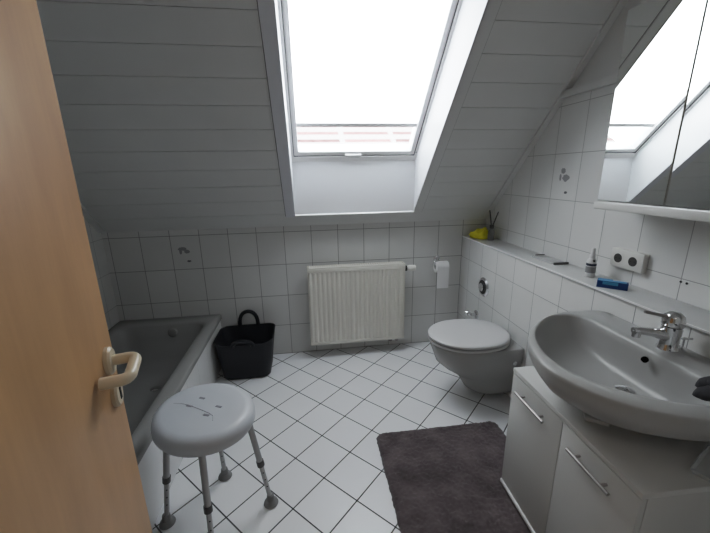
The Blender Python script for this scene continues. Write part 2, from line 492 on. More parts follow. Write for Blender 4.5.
# neighbouring house seen through the lower part of the pane
hs = thing('neighbour_house', 'red tiled roof of a house outside, seen under the blind through the skylight', 'house', (1, 10, -4))
bm = bmesh.new(); quad_panel(bm, (-9, 0, 5.6), (9, 0, 5.6), (9, 3.4, 7.75), (-9, 3.4, 7.75), (0, 0, -.2))
finish(bm, 'roof', M['roof'], hs, smooth=False)
bm = bmesh.new(); box(bm, -8.6, 8.6, .5, 6.3, -1, 5.5)
finish(bm, 'wall', M['house'], hs, smooth=False)

# ------------------------------------------------------------------ door
PHI = math.radians(14.0)
D = bpy.data.objects.new('door_1', None); C.objects.link(D)
struct(D, 'beech veneered door standing open at the left edge', 'door')
EX, EY, DW = -0.424, 0.737, 0.80
D.location = (EX + DW * math.sin(PHI), EY - DW * math.cos(PHI), 0); D.rotation_euler = (0, 0, PHI)
finish(B(-.040, 0, 0, DW, .008, 2.0, .002), 'door_leaf', M['wood'], D)
HZ = 1.060; HY = DW - .049
def oval_plate(z0, hz, hy, th):
    bm = bmesh.new()
    n = 28
    rings = []
    for x, s in ((0, 1), (th * .6, 1), (th, .86)):
        rings.append([(x, HY + hy * s * math.cos(2 * PI * i / n), z0 + hz * s * math.sin(2 * PI * i / n)) for i in range(n)])
    loft(bm, rings); return bm
h = finish(oval_plate(HZ, .029, .024, .011), 'rose', M['cream'], D)
finish(oval_plate(HZ - .074, .029, .024, .011), 'keyhole_rose', M['cream'], D)
bm = bmesh.new()
box(bm, .0105, .0125, HY - .004, HY + .004, HZ - .088, HZ - .062)
finish(bm, 'keyhole', M['dark'], D, smooth=False)
path = fillet([(.008, HY, HZ), (.052, HY, HZ), (.052, HY - .078, HZ - .007), (.006, HY - .078, HZ - .007)], .018, 6)
finish(T(path, .0112, 14), 'door_handle', M['cream'], D)

# ------------------------------------------------------------------ bathtub
TX0, TX1, TY0, TY1, TZ = XL + .002, -.688, .93, YB - .002, .385
tub = thing('bathtub', 'grey enamel bathtub along the left wall', 'bathtub', (0, 0, 0))
cx, cy = (TX0 + TX1) / 2, (TY0 + TY1) / 2
hx, hy = (TX1 - TX0) / 2, (TY1 - TY0) / 2
ix, iy = (-1.345 - .778) / 2, (1.06 + 2.49) / 2
hix, hiy = (1.345 - .778) / 2, (2.49 - 1.06) / 2
bm = bmesh.new()
rings = [rrect(cx, cy, hx, hy, .01, TZ - .035), rrect(cx, cy, hx, hy, .012, TZ - .006), rrect(cx, cy, hx - .006, hy - .006, .012, TZ),
         rrect(ix, iy, hix + .035, hiy + .035, .10, TZ + .001), rrect(ix, iy, hix + .012, hiy + .012, .09, TZ - .003), rrect(ix, iy, hix, hiy, .085, TZ - .016), rrect(ix, iy, hix - .012, hiy - .02, .085, TZ - .09),
         rrect(ix, iy, hix - .03, hiy - .06, .09, .15), rrect(ix, iy, hix - .055, hiy - .11, .10, .07), rrect(ix, iy, hix - .10, hiy - .18, .10, .045), rrect(ix, iy, hix - .2, hiy - .4, .05, .04)]
loft(bm, rings, False, True)
finish(bm, 'tub_shell', M['ceramic_tub'], tub, angle=60)
bm = bmesh.new(); box(bm, TX1 - .03, TX1 - .014, TY0, TY1, 0, TZ - .034)
box(bm, TX0, TX1 - .014, TY0, TY0 + .016, 0, TZ - .034)
finish(bm, 'apron', M['tile_panel'], tub, smooth=False)
finish(LA([(.034, 0), (.034, .006), (.026, .014), (.01, .016)], 24, axis_mx((-1.0, 2.472, .325), (0, -1, .12))), 'overflow_knob', M['ceramic_tub'], tub)
finish(LA([(.03, 0), (.03, .004), (.012, .008)], 20, axis_mx((-1.06, 2.2, .046), (0, 0, 1))), 'drain', M['chrome'], tub)
finish(LA([(.02, 0), (.02, .008), (.012, .012)], 18, axis_mx((-.803, 1.90, .275), (-1, 0, .1))), 'plug_knob', M['black'], tub)

# ------------------------------------------------------------------ flexible basket
bk = thing('tub_basket', 'black flexible plastic basket with two handles, on the floor between bathtub and radiator', 'basket', (-.485, 2.425, 0))
def basket_ring(z, hx, hy, r, dip=0.0, n=8):
    out = []
    for (x, y, zz) in rrect(0, 0, hx, hy, r, z, n):
        f = 0.0
        if dip:
            f = -dip * max(0, math.cos(x / hx * PI / 2)) * (1.0 if y < -hy * .5 else 0.15)
        out.append((x, y, zz + f))
    return out
bm = bmesh.new()
rings = [basket_ring(0, .152, .125, .05), basket_ring(.012, .165, .137, .055), basket_ring(.15, .182, .146, .06, .008), basket_ring(.286, .200, .160, .065, .028), basket_ring(.296, .204, .163, .065, .028),
         basket_ring(.296, .198, .157, .063, .028), basket_ring(.286, .194, .154, .062, .028), basket_ring(.15, .176, .14, .056, .008), basket_ring(.016, .152, .12, .05)]
loft(bm, rings)
finish(bm, 'basket_body', M['basket'], bk, angle=50)
for (y, zb, hgt, lean) in ((.158, .286, .118, .0), (-.160, .268, .045, -.010)):
    pts = []
    for i in range(15):
        a = PI * i / 14
        pts.append((-.068 * math.cos(a), y + lean * math.sin(a), zb + hgt * (math.sin(a) ** .7 if math.sin(a) > 0 else 0)))
    finish(T(pts, .0145, 10), 'handle', M['basket'], bk)

# ------------------------------------------------------------------ radiator
RX0, RX1, RY0, RY1, RZ0, RZ1 = -.018, .729, 2.492, 2.575, .112, .742
rd = thing('radiator', 'cream white ribbed panel radiator on the tiled back wall under the skylight', 'radiator', (RX0, RY0, RZ0))
def rp(name, bm, m, parent=rd, **k):
    return finish(rel(bm, rd.location) if parent is rd else bm, name, m, parent, **k)
bm = bmesh.new()
# fluted front panel as an extruded profile
prof = []
nfl = 20
fw = (RX1 - RX0 - .04) / nfl
prof.append((RX0 + .004, RY0 + .008))
prof.append((RX0 + .012, RY0))
for i in range(nfl):
    a = RX0 + .02 + i * fw
    prof += [(a + fw * .06, RY0), (a + fw * .22, RY0 + .0045), (a + fw * .5, RY0 + .0045), (a + fw * .66, RY0), (a + fw, RY0)]
prof += [(RX1 - .012, RY0), (RX1 - .004, RY0 + .008)]
poly = prof + [(RX1 - .004, RY0 + .014), (RX0 + .004, RY0 + .014)]
prism(bm, poly, 'z', RZ0 + .03, RZ1 - .04)
box(bm, RX0 + .004, RX1 - .004, RY0, RY0 + .014, RZ0 + .004, RZ0 + .03, .004)
box(bm, RX0 + .004, RX1 - .004, RY0, RY0 + .014, RZ1 - .04, RZ1 - .012, .004)
rp('front_panel', bm, M['radiator'], smooth=True, angle=20)
rp('back_panel', B(RX0 + .01, RX1 - .01, RY1 - .014, RY1, RZ0 + .004, RZ1 - .012, .003), M['radiator'])
for xx in (RX0, RX1 - .004):
    rp('side_panel', B(xx, xx + .004, RY0 + .004, RY1, RZ0 + .004, RZ1 - .004), M['radiator'], smooth=False)
bm = bmesh.new()
box(bm, RX0, RX1, RY0 + .002, RY0 + .008, RZ1 - .012, RZ1, .002); box(bm, RX0, RX1, RY1 - .006, RY1, RZ1 - .012, RZ1, .002)
n = 42
for i in range(n + 1):
    a = RX0 + (RX1 - RX0 - .006) * i / n
    box(bm, a, a + .006, RY0 + .006, RY1 - .004, RZ1 - .010, RZ1 - .004)
rp('top_grille', bm, M['radiator'], smooth=False)
for xx in (RX0 + .12, RX1 - .14): rp('wall_bracket', B(xx, xx + .03, RY1, YB - .0005, RZ0 + .06, RZ1 - .08), M['radiator'], smooth=False)
v = rp('thermostat_valve', rel(LA([(.012, 0), (.012, .03), (.021, .032), (.024, .05), (.023, .085), (.018, .09)], 20, axis_mx((RX1 - .004, RY0 + .03, .697), (1, 0, 0))), (0, 0, 0)), M['valve'])
rp('valve_collar', LA([(.022, 0), (.022, .014)], 20, axis_mx((RX1 + .004, RY0 + .03, .697), (1, 0, 0))), M['black'])
for xx in (RX1 - .10, RX1 - .05):
    bm = bmesh.new()
    tube(bm, fillet([(xx, RY0 + .05, RZ0 + .02), (xx, RY0 + .05, RZ0 - .035), (xx, YB - .002, RZ0 - .035)], .02), .009)
    tube(bm, [(xx, RY0 + .05, RZ0 - .005), (xx, RY0 + .05, RZ0 - .03)], .015)
    rp('pipe_valve', bm, M['steel'])

# ------------------------------------------------------------------ toilet paper holder and roll
tp = thing('paper_holder', 'chrome toilet paper holder on the back wall right of the radiator', 'paper holder', (1.026, YB, .682))
finish(LA([(.028, 0), (.028, .006), (.014, .012), (.010, .03)], 20, axis_mx((0, 0, .055), (0, -1, 0))), 'wall_plate', M['chrome'], tp)
finish(T(fillet([(0, -.02, .055), (0, -.062, .052), (-.045, -.062, .044), (-.045, -.062, .002), (.075, -.062, .002)], .012), .005, 8), 'arm', M['chrome'], tp)
rl = thing('toilet_paper_roll', 'white toilet paper roll with a sheet hanging, on the chrome holder', 'toilet paper', (1.041, YB - .062, .684))
bm = bmesh.new()
ro, ri, n = .045, .019, 28
rg = [[(x, r * math.cos(2 * PI * j / n), r * math.sin(2 * PI * j / n)) for j in range(n)] for x, r in ((-.05, ri), (-.05, ro), (.05, ro), (.05, ri), (-.05, ri))]
loft(bm, rg, False, False)
finish(bm, 'roll', M['paper'], rl)
bm = bmesh.new(); loft(bm, [[(x, r * math.cos(2 * PI * j / n), r * math.sin(2 * PI * j / n)) for j in range(n)] for x, r in ((-.051, .0185), (.051, .0185), (.051, .017), (-.051, .017))], False, False)
finish(bm, 'core', M['tray'], rl)
bm = bmesh.new()
pr = [(-.046, 0.0), (-.0465, -.06), (-.045, -.115), (-.049, -.165)]
A = [[(x, y, z) for y, z in pr] for x in (-.049, .049)]
loft(bm, [A[0], A[1], [(x, y + .0012, z) for x, y, z in A[1]], [(x, y + .0012, z) for x, y, z in A[0]], A[0]], False, False, closed=False)
finish(bm, 'hanging_sheet', M['paper'], rl)

# ------------------------------------------------------------------ toilet
def egg(xf, xr, w, z, yc=0.0, n=32, k=1.25):
    """outline: rounded front towards -x, straight sides back to xr"""
    af = min(w * k, (xr - xf) * .85)
    cx = xf + af
    out = []
    for i in range(n + 1):
        a = PI / 2 + PI * i / n
        c, s = math.cos(a), math.sin(a)
        out.append((cx + af * c, yc + w * s, z))
    out += [(xr - .002, yc - w * .97, z), (xr, yc - w * .94, z), (xr, yc, z), (xr, yc + w * .94, z), (xr - .002, yc + w * .97, z)]
    return out
YT0 = 1.893
tl = thing('wall_hung_toilet', 'grey wall-hung toilet with closed pale lid, by the boxed-out wall', 'toilet', (XP, YT0, 0))
def X(v): return v - XP
bm = bmesh.new()
lv = [(.030, 1.02, .085), (.040, .995, .10), (.06, .968, .112), (.10, .945, .120), (.145, .918, .127), (.175, .88, .138), (.215, .82, .156), (.26, .770, .172), (.31, .752, .182), (.36, .734, .188), (.384, .730, .190), (.390, .736, .186)]
loft(bm, [egg(X(xf), -.001, w, z) for z, xf, w in lv])
finish(bm, 'bowl', M['ceramic'], tl, angle=50)
def lid_ring(z, g=0.0, n=56):
    cx, af, ar, w = X(.962), .246 - g, .258 - g, .203 - g
    out = []
    for i in range(n):
        a = 2 * PI * i / n
        c, sn = math.cos(a), math.sin(a)
        if c < 0: x, y = cx + af * c, w * sn
        else:
            x = cx + ar * abs(c) ** (2 / 2.5); y = w * math.copysign(abs(sn) ** (2 / 2.15), sn)
        out.append((x, y, z))
    return out
bm = bmesh.new(); loft(bm, [lid_ring(.396, .010), lid_ring(.399, .001), lid_ring(.409, .001), lid_ring(.412, .007)])
finish(bm, 'seat', M['seat'], tl, angle=50)
bm = bmesh.new(); loft(bm, [lid_ring(.420, .006), lid_ring(.423, .001), lid_ring(.432, .0), lid_ring(.438, .005), lid_ring(.441, .018), lid_ring(.442, .06)])
finish(bm, 'lid', M['seat'], tl, angle=50)
bm = bmesh.new(); loft(bm, [lid_ring(.3915, .022), lid_ring(.4205, .022)])
finish(bm, 'gap_shade', M['dark'], tl, angle=50)  # dark core that paints in the shade between bowl, seat and lid
finish(LA([(.008, -.085), (.012, -.08), (.012, .08), (.008, .085)], 14, axis_mx((X(1.192), 0, .414), (0, 1, 0))), 'hinge', M['ceramic'], tl)
for s in (-1, 1):
    finish(LA([(.014, 0), (.014, .005), (.006, .008)], 14, axis_mx((X(1.19), s * .178, .30), (0, s, 0))), 'fixing_cap', M['chrome'], tl)

fp = thing('flush_button', 'round chrome flush button on the boxed-out wall above the toilet', 'flush button', (XP, 2.237, .606))
finish(LA([(.070, 0), (.070, .004), (.060, .012), (.050, .012)], 28, axis_mx((0, 0, 0), (-1, 0, 0))), 'rosette', M['chrome'], fp)
finish(LA([(.052, .006), (.052, .0125)], 24, axis_mx((0, 0, 0), (-1, 0, 0))), 'recess', M['black'], fp)
finish(LA([(.028, .008), (.030, .024), (.022, .030), (.008, .031)], 24, axis_mx((0, 0, 0), (-1, 0, 0))), 'push_knob', M['chrome'], fp)
av = thing('angle_valve', 'small chrome shut-off valve low on the boxed-out wall behind the toilet', 'valve', (XP, 2.312, .362))
finish(LA([(.033, 0), (.033, .004), (.020, .010), (.013, .012), (.013, .046)], 20, axis_mx((0, 0, 0), (-1, 0, 0))), 'rosette', M['chrome'], av)
finish(LA([(.011, 0), (.011, .032), (.020, .034), (.022, .052), (.014, .058)], 16, axis_mx((-.034, 0, 0), (-.5, .85, 0))), 'turn_handle', M['chrome'], av)

# ------------------------------------------------------------------ bath mat
bm = bmesh.new()
rx0, rx1, ry0, ry1 = .302, 1.010, .62, 1.606
nx, ny = 110, 150
rad = .045
grid = []
for j in range(ny + 1):
    row = []
    for i in range(nx + 1):
        x = rx0 + (rx1 - rx0) * i / nx; y = ry0 + (ry1 - ry0) * j / ny
        # squeeze corners round
        cxx = min(max(x, rx0 + rad), rx1 - rad); cyy = min(max(y, ry0 + rad), ry1 - rad)
        d = Vector((x - cxx, y - cyy)); L_ = d.length
        if L_ > rad:
            x, y = cxx + d.x / L_ * rad, cyy + d.y / L_ * rad
        edge_d = rad - min(L_, rad)
        e = min(1.0, min(x - rx0, rx1 - x, y - ry0, ry1 - y, edge_d) / .012) if L_ > 0 else 1.0
        e = max(0.0, e)
        hgt = .004 + .014 * math.sqrt(e) + .003 * noise.noise((x * 70, y * 70, 0)) * e + .002 * noise.noise((x * 9, y * 9, 3)) * e + random.uniform(-.0035, .0035) * e
        jx, jy = (random.uniform(-.003, .003), random.uniform(-.003, .003))
        row.append(bm.verts.new((x + jx, y + jy, max(.003, hgt))))
    grid.append(row)
for j in range(ny):
    for i in range(nx):
        bm.faces.new((grid[j][i], grid[j][i + 1], grid[j + 1][i + 1], grid[j + 1][i]))
bnd = [e for e in bm.edges if e.is_boundary]
r = bmesh.ops.extrude_edge_only(bm, edges=bnd)
for v in [g for g in r['geom'] if isinstance(g, bmesh.types.BMVert)]: v.co.z = 0.0005
rug = finish(bm, 'bath_mat', M['rug'], angle=180)
tag(rug, 'dark grey brown plush bath mat on the white floor tiles beside the vanity', 'bath mat')
rug.rotation_euler = (0, 0, math.radians(-.5))

# ------------------------------------------------------------------ vanity cabinet
vn = thing('vanity_cabinet', 'white low vanity cabinet with two doors and bar handles under the washbasin', 'cabinet', (.824, 1.193, 0))
# local frame: +x runs along the front towards the camera ... rotated so that local y points to the front
# local: x = along the front (0 far end), y = depth behind the front (0 front)
vn.rotation_euler = (0, 0, math.radians(-90 - 1.8))
VW, VD, VZ0, VZ1 = .600, .385, .05, .62
def vb(name, x0, x1, y0, y1, z0, z1, m, bev=.0015, parent=vn):
    return finish(B(x0, x1, y0, y1, z0, z1, bev), name, m, parent)
# local +x -> world -y ; local +y -> world +x
vb('top_board', 0, VW, 0, VD, VZ1 - .018, VZ1, M['vanity_edge'])
vb('side_panel', 0.001, .017, .02, VD, VZ0, VZ1 - .018, M['vanity'])
vb('side_panel', VW - .017, VW - .001, .02, VD, VZ0, VZ1 - .018, M['vanity'])
vb('back_panel', .017, VW - .017, VD - .012, VD - .002, VZ0, VZ1 - .018, M['vanity'])
vb('bottom_board', 0, VW, -.004, VD, VZ0 - .016, VZ0 + .0, M['edge'])
for i in range(4):
    vb('foot', *( (.03, .07) if i % 2 == 0 else (VW - .07, VW - .03)), *((.20, .24) if i < 2 else (VD - .08, VD - .04)), 0, VZ0 - .016, M['dark'])
for (a, b, ha) in ((.002, .3045, 0), (.3075, VW - .002, 1)):
    d = vb('door', a, b, .001, .019, VZ0 + .004, VZ1 - .021, M['vanity'])
    mid = (a + b) / 2
    hx0, hx1 = (.064, .238) if ha == 0 else (.365, .530)
    hz = .544
    bm = bmesh.new()
    tube(bm, [(hx0, -.021, hz), (hx1, -.021, hz)], .0055, 12)
    for hxx in (hx0 + .03, hx1 - .03): tube(bm, [(hxx, .002, hz), (hxx, -.021, hz)], .0045, 10)
    finish(bm, 'bar_handle', M['steel'], d)

# ------------------------------------------------------------------ washbasin
wb = thing('washbasin', 'oval grey ceramic washbasin mounted on the boxed-out wall above the vanity', 'washbasin', (0, 0, 0))
WZ = .83
def spline(ctrl, n):
    """closed Catmull-Rom through 2-D points, resampled to n by arc length"""
    k = len(ctrl); pts = []
    for i in range(k):
        p0, p1, p2, p3 = [Vector(ctrl[(i + j - 1) % k]) for j in range(4)]
        for s in range(16):
            t = s / 16
            pts.append(.5 * ((2 * p1) + (p2 - p0) * t + (2 * p0 - 5 * p1 + 4 * p2 - p3) * t * t + (3 * p1 - p0 - 3 * p2 + p3) * t ** 3))
    return pts
def polar(pts, c, n):
    """resample closed curve at n equal angles around c"""
    out = []
    P = [(math.atan2(p.y - c[1], p.x - c[0]), p) for p in pts]
    for i in range(n):
        a = -PI + 2 * PI * (i + .5) / n
        best = None
        dv = Vector((math.cos(a), math.sin(a)))
        for p, q in zip(pts, pts[1:] + pts[:1]):
            e = q - p; w = p - Vector(c)
            den = dv.x * e.y - dv.y * e.x
            if abs(den) < 1e-12: continue
            t = (w.x * e.y - w.y * e.x) / den
            s = (w.x * dv.y - w.y * dv.x) / den
            if t > 0 and -1e-6 <= s <= 1 + 1e-6:
                if best is None or t > best: best = t
        out.append(Vector(c) + dv * best)
    return out
WC = (.985, .90)
NB = 96
outer_c = [(.706, .88), (.722, .785), (.77, .692), (.85, .622), (.95, .578), (1.07, .556), (1.19, .552), (1.238, .56), (1.2395, .60), (1.2395, .9), (1.2395, 1.19), (1.236, 1.232), (1.18, 1.251), (1.086, 1.254), (1.0, 1.236), (.908, 1.187), (.82, 1.115), (.752, 1.02)]
inner_c = [(.757, .89), (.774, .81), (.828, .732), (.90, .674), (.99, .637), (1.06, .645), (1.10, .70), (1.11, .80), (1.112, .92), (1.112, 1.05), (1.108, 1.15), (1.075, 1.208), (.985, 1.212), (.895, 1.158), (.815, 1.07), (.768, .97)]
OUT = polar(spline(outer_c, 0), WC, NB); INN = polar(spline(inner_c, 0), WC, NB)
def ring(base, z, s=1.0, c=WC, keepback=True, dz=None):
    o = []
    for p in base:
        q = Vector(c) + (p - Vector(c)) * s
        if keepback and p.x > 1.2: q.x = max(q.x, p.x - .0005) if p.x > 1.235 else q.x
        o.append((min(q.x, 1.2395), q.y, z))
    return o
def mixr(A, Bq, t, z): return [(a.x * (1 - t) + b.x * t, a.y * (1 - t) + b.y * t, z) for a, b in zip(A, Bq)]
DR = (1.035, .893)
drain_r = [Vector(DR) + Vector((math.cos(-PI + 2 * PI * (i + .5) / NB), math.sin(-PI + 2 * PI * (i + .5) / NB))) * .022 for i in range(NB)]
bm = bmesh.new()
rings = [ring(OUT, .665, .30), ring(OUT, .675, .50), ring(OUT, .70, .70), ring(OUT, .735, .86), ring(OUT, .765, .945), ring(OUT, .79, .985), ring(OUT, .815, .998), ring(OUT, .825, .994), ring(OUT, WZ, .978),
         mixr(OUT, INN, .75, WZ + .002), mixr(OUT, INN, .93, WZ - .001), mixr(OUT, INN, 1.0, WZ - .008)]
for t, z in ((.05, .798), (.10, .770), (.17, .742), (.27, .719), (.42, .705), (.62, .698), (.85, .694), (1.0, .691)):
    rings.append(mixr(INN, drain_r, t, z))
loft(bm, rings)
finish(bm, 'basin', M['ceramic_basin'], wb, angle=60)
finish(LA([(.027, .0), (.028, .004), (.022, .007), (.018, .009), (.004, .014)], 24, axis_mx((DR[0], DR[1], .692), (0, 0, 1))), 'drain_plug', M['chrome'], wb)
bm = LA([(.0105, -.004), (.0105, .0025)], 18, axis_mx((1.091, .897, .800), (-.75, 0, .66)))
finish(bm, 'overflow_hole', M['hole'], wb)
bm = bmesh.new()
tube(bm, fillet([(1.035, .893, .67), (1.035, .893, .63)], .02), .03, 16)
finish(bm, 'drain_pipe', M['white_plastic'], wb)

# faucet
fc = thing('faucet', 'chrome single-lever mixer tap on the back deck of the washbasin', 'faucet', (1.172, .900, WZ + .0015))
finish(LA([(.031, 0), (.031, .004), (.0275, .010), (.027, .04), (.029, .072), (.0285, .082)], 24), 'body', M['chrome'], fc)
dv = Vector((-.985, .17, 0)).normalized()
p0 = Vector((0, 0, .048))
bm = bmesh.new()
tube(bm, [p0 + dv * .01, p0 + dv * .06 + Vector((0, 0, .012)), p0 + dv * .105 + Vector((0, 0, .018)), p0 + dv * .122 + Vector((0, 0, .017))], [.022, .0145, .0125, .011], 16)
tube(bm, [p0 + dv * .110 + Vector((0, 0, .018)), p0 + dv * .110 + Vector((0, 0, -.004))], [.0125, .0125], 16)
finish(bm, 'spout', M['chrome'], fc)
bm = bmesh.new()
lathe(bm, [(.029, .084), (.031, .088), (.031, .104), (.027, .119), (.016, .129), (.004, .132)], 24)
finish(bm, 'lever_cap', M['chrome'], fc)
bm = bmesh.new()
q0 = Vector((0, 0, .112))
tube(bm, [q0 + dv * .01, q0 + dv * .05 + Vector((0, 0, .010)), q0 + dv * .098 + Vector((0, 0, .020))], [.0075, .0055, .0045], 10)
finish(bm, 'lever', M['steel'], fc)
bm = bmesh.new(); tube(bm, [(.038, -.016, 0), (.038, -.016, .045)], .003, 8); tube(bm, [(.03, -.012, .040), (.056, -.026, .043)], .0035, 8)
finish(bm, 'plug_rod', M['chrome'], fc)

# dark cloth on the right of the basin rim
bm = bmesh.new()
for (cx0, cy0, cz0, ax, ay, az) in ((1.045, .645, WZ + .018, .058, .026, .017), (1.085, .675, WZ + .020, .052, .026, .020), (1.085, .66, WZ + .034, .04, .026, .014)):
    r = bmesh.ops.create_icosphere(bm, subdivisions=3, radius=1)
    for v in r['verts']:
        v.co = Vector((v.co.x * ax, v.co.y * ay, v.co.z * az)) * (1 + .12 * noise.noise(v.co * 2.2))
        v.co += Vector((cx0, cy0, cz0))
        v.co.z = max(v.co.z, WZ + .003)
bk2 = finish(bm, 'wash_cloth', M['cloth'], angle=180)
bk2.location = (-.018, .006, 0)
tag(bk2, 'crumpled dark grey cloth on the near end of the washbasin rim', 'cloth')

# things on the vanity top
bm = bmesh.new()
MXG = Matrix.Translation((1.072, .632, VZ1 + .0005)) @ Matrix.Rotation(math.radians(24), 4, 'Z')
def clear_tray():
    bm = bmesh.new()
    a = rrect(0, 0, .075, .032, .008, 0, 4); b = rrect(0, 0, .080, .037, .010, .014, 4); c = rrect(0, 0, .0765, .0335, .008, .014, 4); d = rrect(0, 0, .0725, .0295, .006, .003, 4)
    loft(bm, [a, b, c, d]); bmesh.ops.transform(bm, matrix=MXG, verts=bm.verts); return bm
tag(finish(clear_tray(), 'clear_tray', M['clear'], angle=40), 'small clear plastic tray on the near edge of the vanity top', 'tray')
bm = bmesh.new()
box(bm, -.034, .034, -.018, .018, 0, .014, .004, mx=Matrix.Translation((.903, .852, VZ1)) @ Matrix.Rotation(math.radians(-35), 4, 'Z'))
tag(finish(bm, 'soap_bar', M['white_plastic']), 'small white block lying on the vanity top under the washbasin', 'soap')

# ------------------------------------------------------------------ mirror cabinet
mc = thing('mirror_cabinet', 'white mirror cabinet with mirrored doors on the right wall above the washbasin', 'mirror cabinet', (XR, 1.362, 1.25))
MW = .92
def mb(name, x0, x1, y0, y1, z0, z1, m, bev=.001, parent=mc, **k):
    return finish(rel(B(x0, x1, y0, y1, z0, z1, bev), mc.location), name, m, parent, **k)
MX = 1.242
mb('cabinet_box', MX + .022, XR - .001, 1.362 - MW, 1.362, 1.287, 1.995, M['vanity'])
mb('bottom_rail', MX - .012, XR - .001, 1.362 - MW, 1.366, 1.250, 1.284, M['vanity_edge'], .006)
ys = [1.362, 1.072, .762, 1.362 - MW]
for i in range(3):
    a, b = ys[i + 1] + .0015, ys[i] - .0015
    dl = mb('mirror_door', MX + .005, MX + .020, a, b, 1.288, 1.992, M['vanity'], .001)
    e = rel(B(MX, MX + .0045, a, b, 1.288, 1.992, .0012, 1), mc.location)
    mo = finish(e, 'mirror_glass', M['mirror'], dl)
    if i == 1:
        # the middle door stands a touch open
        piv = Vector((0, a - 1.362, 0))
        rot = Matrix.Translation(piv) @ Matrix.Rotation(math.radians(MID_ROT := -0.8), 4, 'Z') @ Matrix.Translation(-piv)
        for ob in (dl, mo): ob.data.transform(rot)

# ------------------------------------------------------------------ sockets and print on the wall tiles
sk = thing('double_socket', 'white double wall socket above the ledge on the right wall', 'socket', (XR, 1.323, 1.022))
finish(B(-.026, 0, -.080, .081, -.042, .042, .004), 'socket_box', M['socket'], sk)
for yy in (.040, -.034):
    c_ = finish(LA([(.030, 0), (.030, .002), (.022, .003), (.021, .0032)], 28, axis_mx((-.025, yy, 0), (-1, 0, 0))), 'socket_face', M['socket'], sk)
    finish(LA([(.0205, .0), (.0205, .0042)], 24, axis_mx((-.025, yy, 0), (-1, 0, 0))), 'socket_well', M['socket_hole'], c_)
    for s in (-1, 1): finish(LA([(.003, .004), (.003, .0052)], 8, axis_mx((-.025, yy + s * .009, 0), (-1, 0, 0))), 'pin_hole', M['black'], c_)
def blob(bm, pts, plane, off, mi=0):
    vs = [bm.verts.new((off, a, b) if plane == 'x' else (a, off, b)) for a, b in pts]
    bm.faces.new(vs).material_index = mi
def ell(cx, cz, ax, az, n=16, w=.18, seed=0):
    r = random.Random(seed)
    return [(cx + ax * math.cos(2 * PI * i / n) * (1 + r.uniform(-w, w)), cz + az * math.sin(2 * PI * i / n) * (1 + r.uniform(-w, w))) for i in range(n)]
bm = bmesh.new()
blob(bm, ell(1.822, 1.408, .018, .016, seed=1), 'x', XR - .0012); blob(bm, ell(1.796, 1.37, .026, .019, seed=2), 'x', XR - .0014)
blob(bm, ell(1.784, 1.292, .012, .007, seed=3), 'x', XR - .0013, 1)
blob(bm, ell(1.838, 1.372, .008, .02, seed=5), 'x', XR - .0013)
struct(finish(bm, 'tile_print', [M['motif'], M['motif_dark']], wall_right, smooth=False))
bm = bmesh.new()
for yy in (1.101, 1.079): lathe(bm, [(.0045, 0), (.0045, .0015)], 10, axis_mx((XR, yy, .9875), (-1, 0, 0)))
struct(finish(bm, 'drill_hole', M['black'], wall_right))
bm = bmesh.new()
blob(bm, ell(-.905, .905, .030, .014, seed=7), 'y', YB - .0012); blob(bm, ell(-.875, .885, .022, .014, seed=8), 'y', YB - .0014)
blob(bm, ell(-.918, .885, .010, .020, seed=9), 'y', YB - .0013)
blob(bm, ell(-.868, .812, .014, .007, seed=10), 'y', YB - .0013, 1)
struct(finish(bm, 'tile_print', [M['motif'], M['motif_dark']], bpy.data.objects['wall_back'], smooth=False))

# ------------------------------------------------------------------ things on the ledge
# yellow cloth
bm = bmesh.new()
r = bmesh.ops.create_icosphere(bm, subdivisions=4, radius=1)
for v in r['verts']:
    d = v.co.copy()
    f = 1 + .35 * noise.noise(d * 2.3 + Vector((3, 1, 0))) + .12 * noise.noise(d * 6)
    v.co = Vector((d.x * .060 * f, max(-.090, min(.094, d.y * .092 * f)), max(0, (d.z + .35) * .046 * f * (1 + .5 * max(0, d.x)) * (1 - .35 * d.y))))
yc = finish(bm, 'yellow_cloth', M['yellow'], angle=180)
yc.location = (1.322, 2.523, ZL)
tag(yc, 'crumpled yellow cloth on the far corner of the ledge', 'cloth')
df = thing('reed_diffuser', 'small dark reed diffuser with two black sticks, on the ledge beside the yellow cloth', 'reed diffuser', (1.355, 2.402, ZL))
finish(LA([(.020, 0), (.024, .004), (.024, .062), (.018, .076), (.010, .082), (.010, .088)], 18), 'bottle', M['bottle_glass'], df)
finish(LA([(.015, .088), (.015, .112), (.010, .116)], 16), 'cap', M['black'], df)
for (dx, dy) in ((.004, .055), (.010, -.055)):
    finish(T([(0, 0, .08), (dx * .4, dy * .4, .14), (dx, dy, .215)], .0042, 6), 'reed', M['black'], df)
# flat tray
bm = bmesh.new()
box(bm, 1.318, 1.405, 1.668, 1.86, ZL, ZL + .008, .003, mi=0)
tr = thing('ledge_tray', 'flat grey tray with dark ends, lying on the ledge behind the toilet', 'tray', (1.36, 1.765, ZL))
finish(rel(bm, tr.location), 'tray_plate', M['tray'], tr)
for (a, b, x0_, x1_) in ((1.660, 1.670, 1.318, 1.405), (1.858, 1.866, 1.345, 1.405)):
    finish(rel(B(x0_, x1_, a, b, ZL, ZL + .013, .003), tr.location), 'tray_rim', M['collar'], tr)
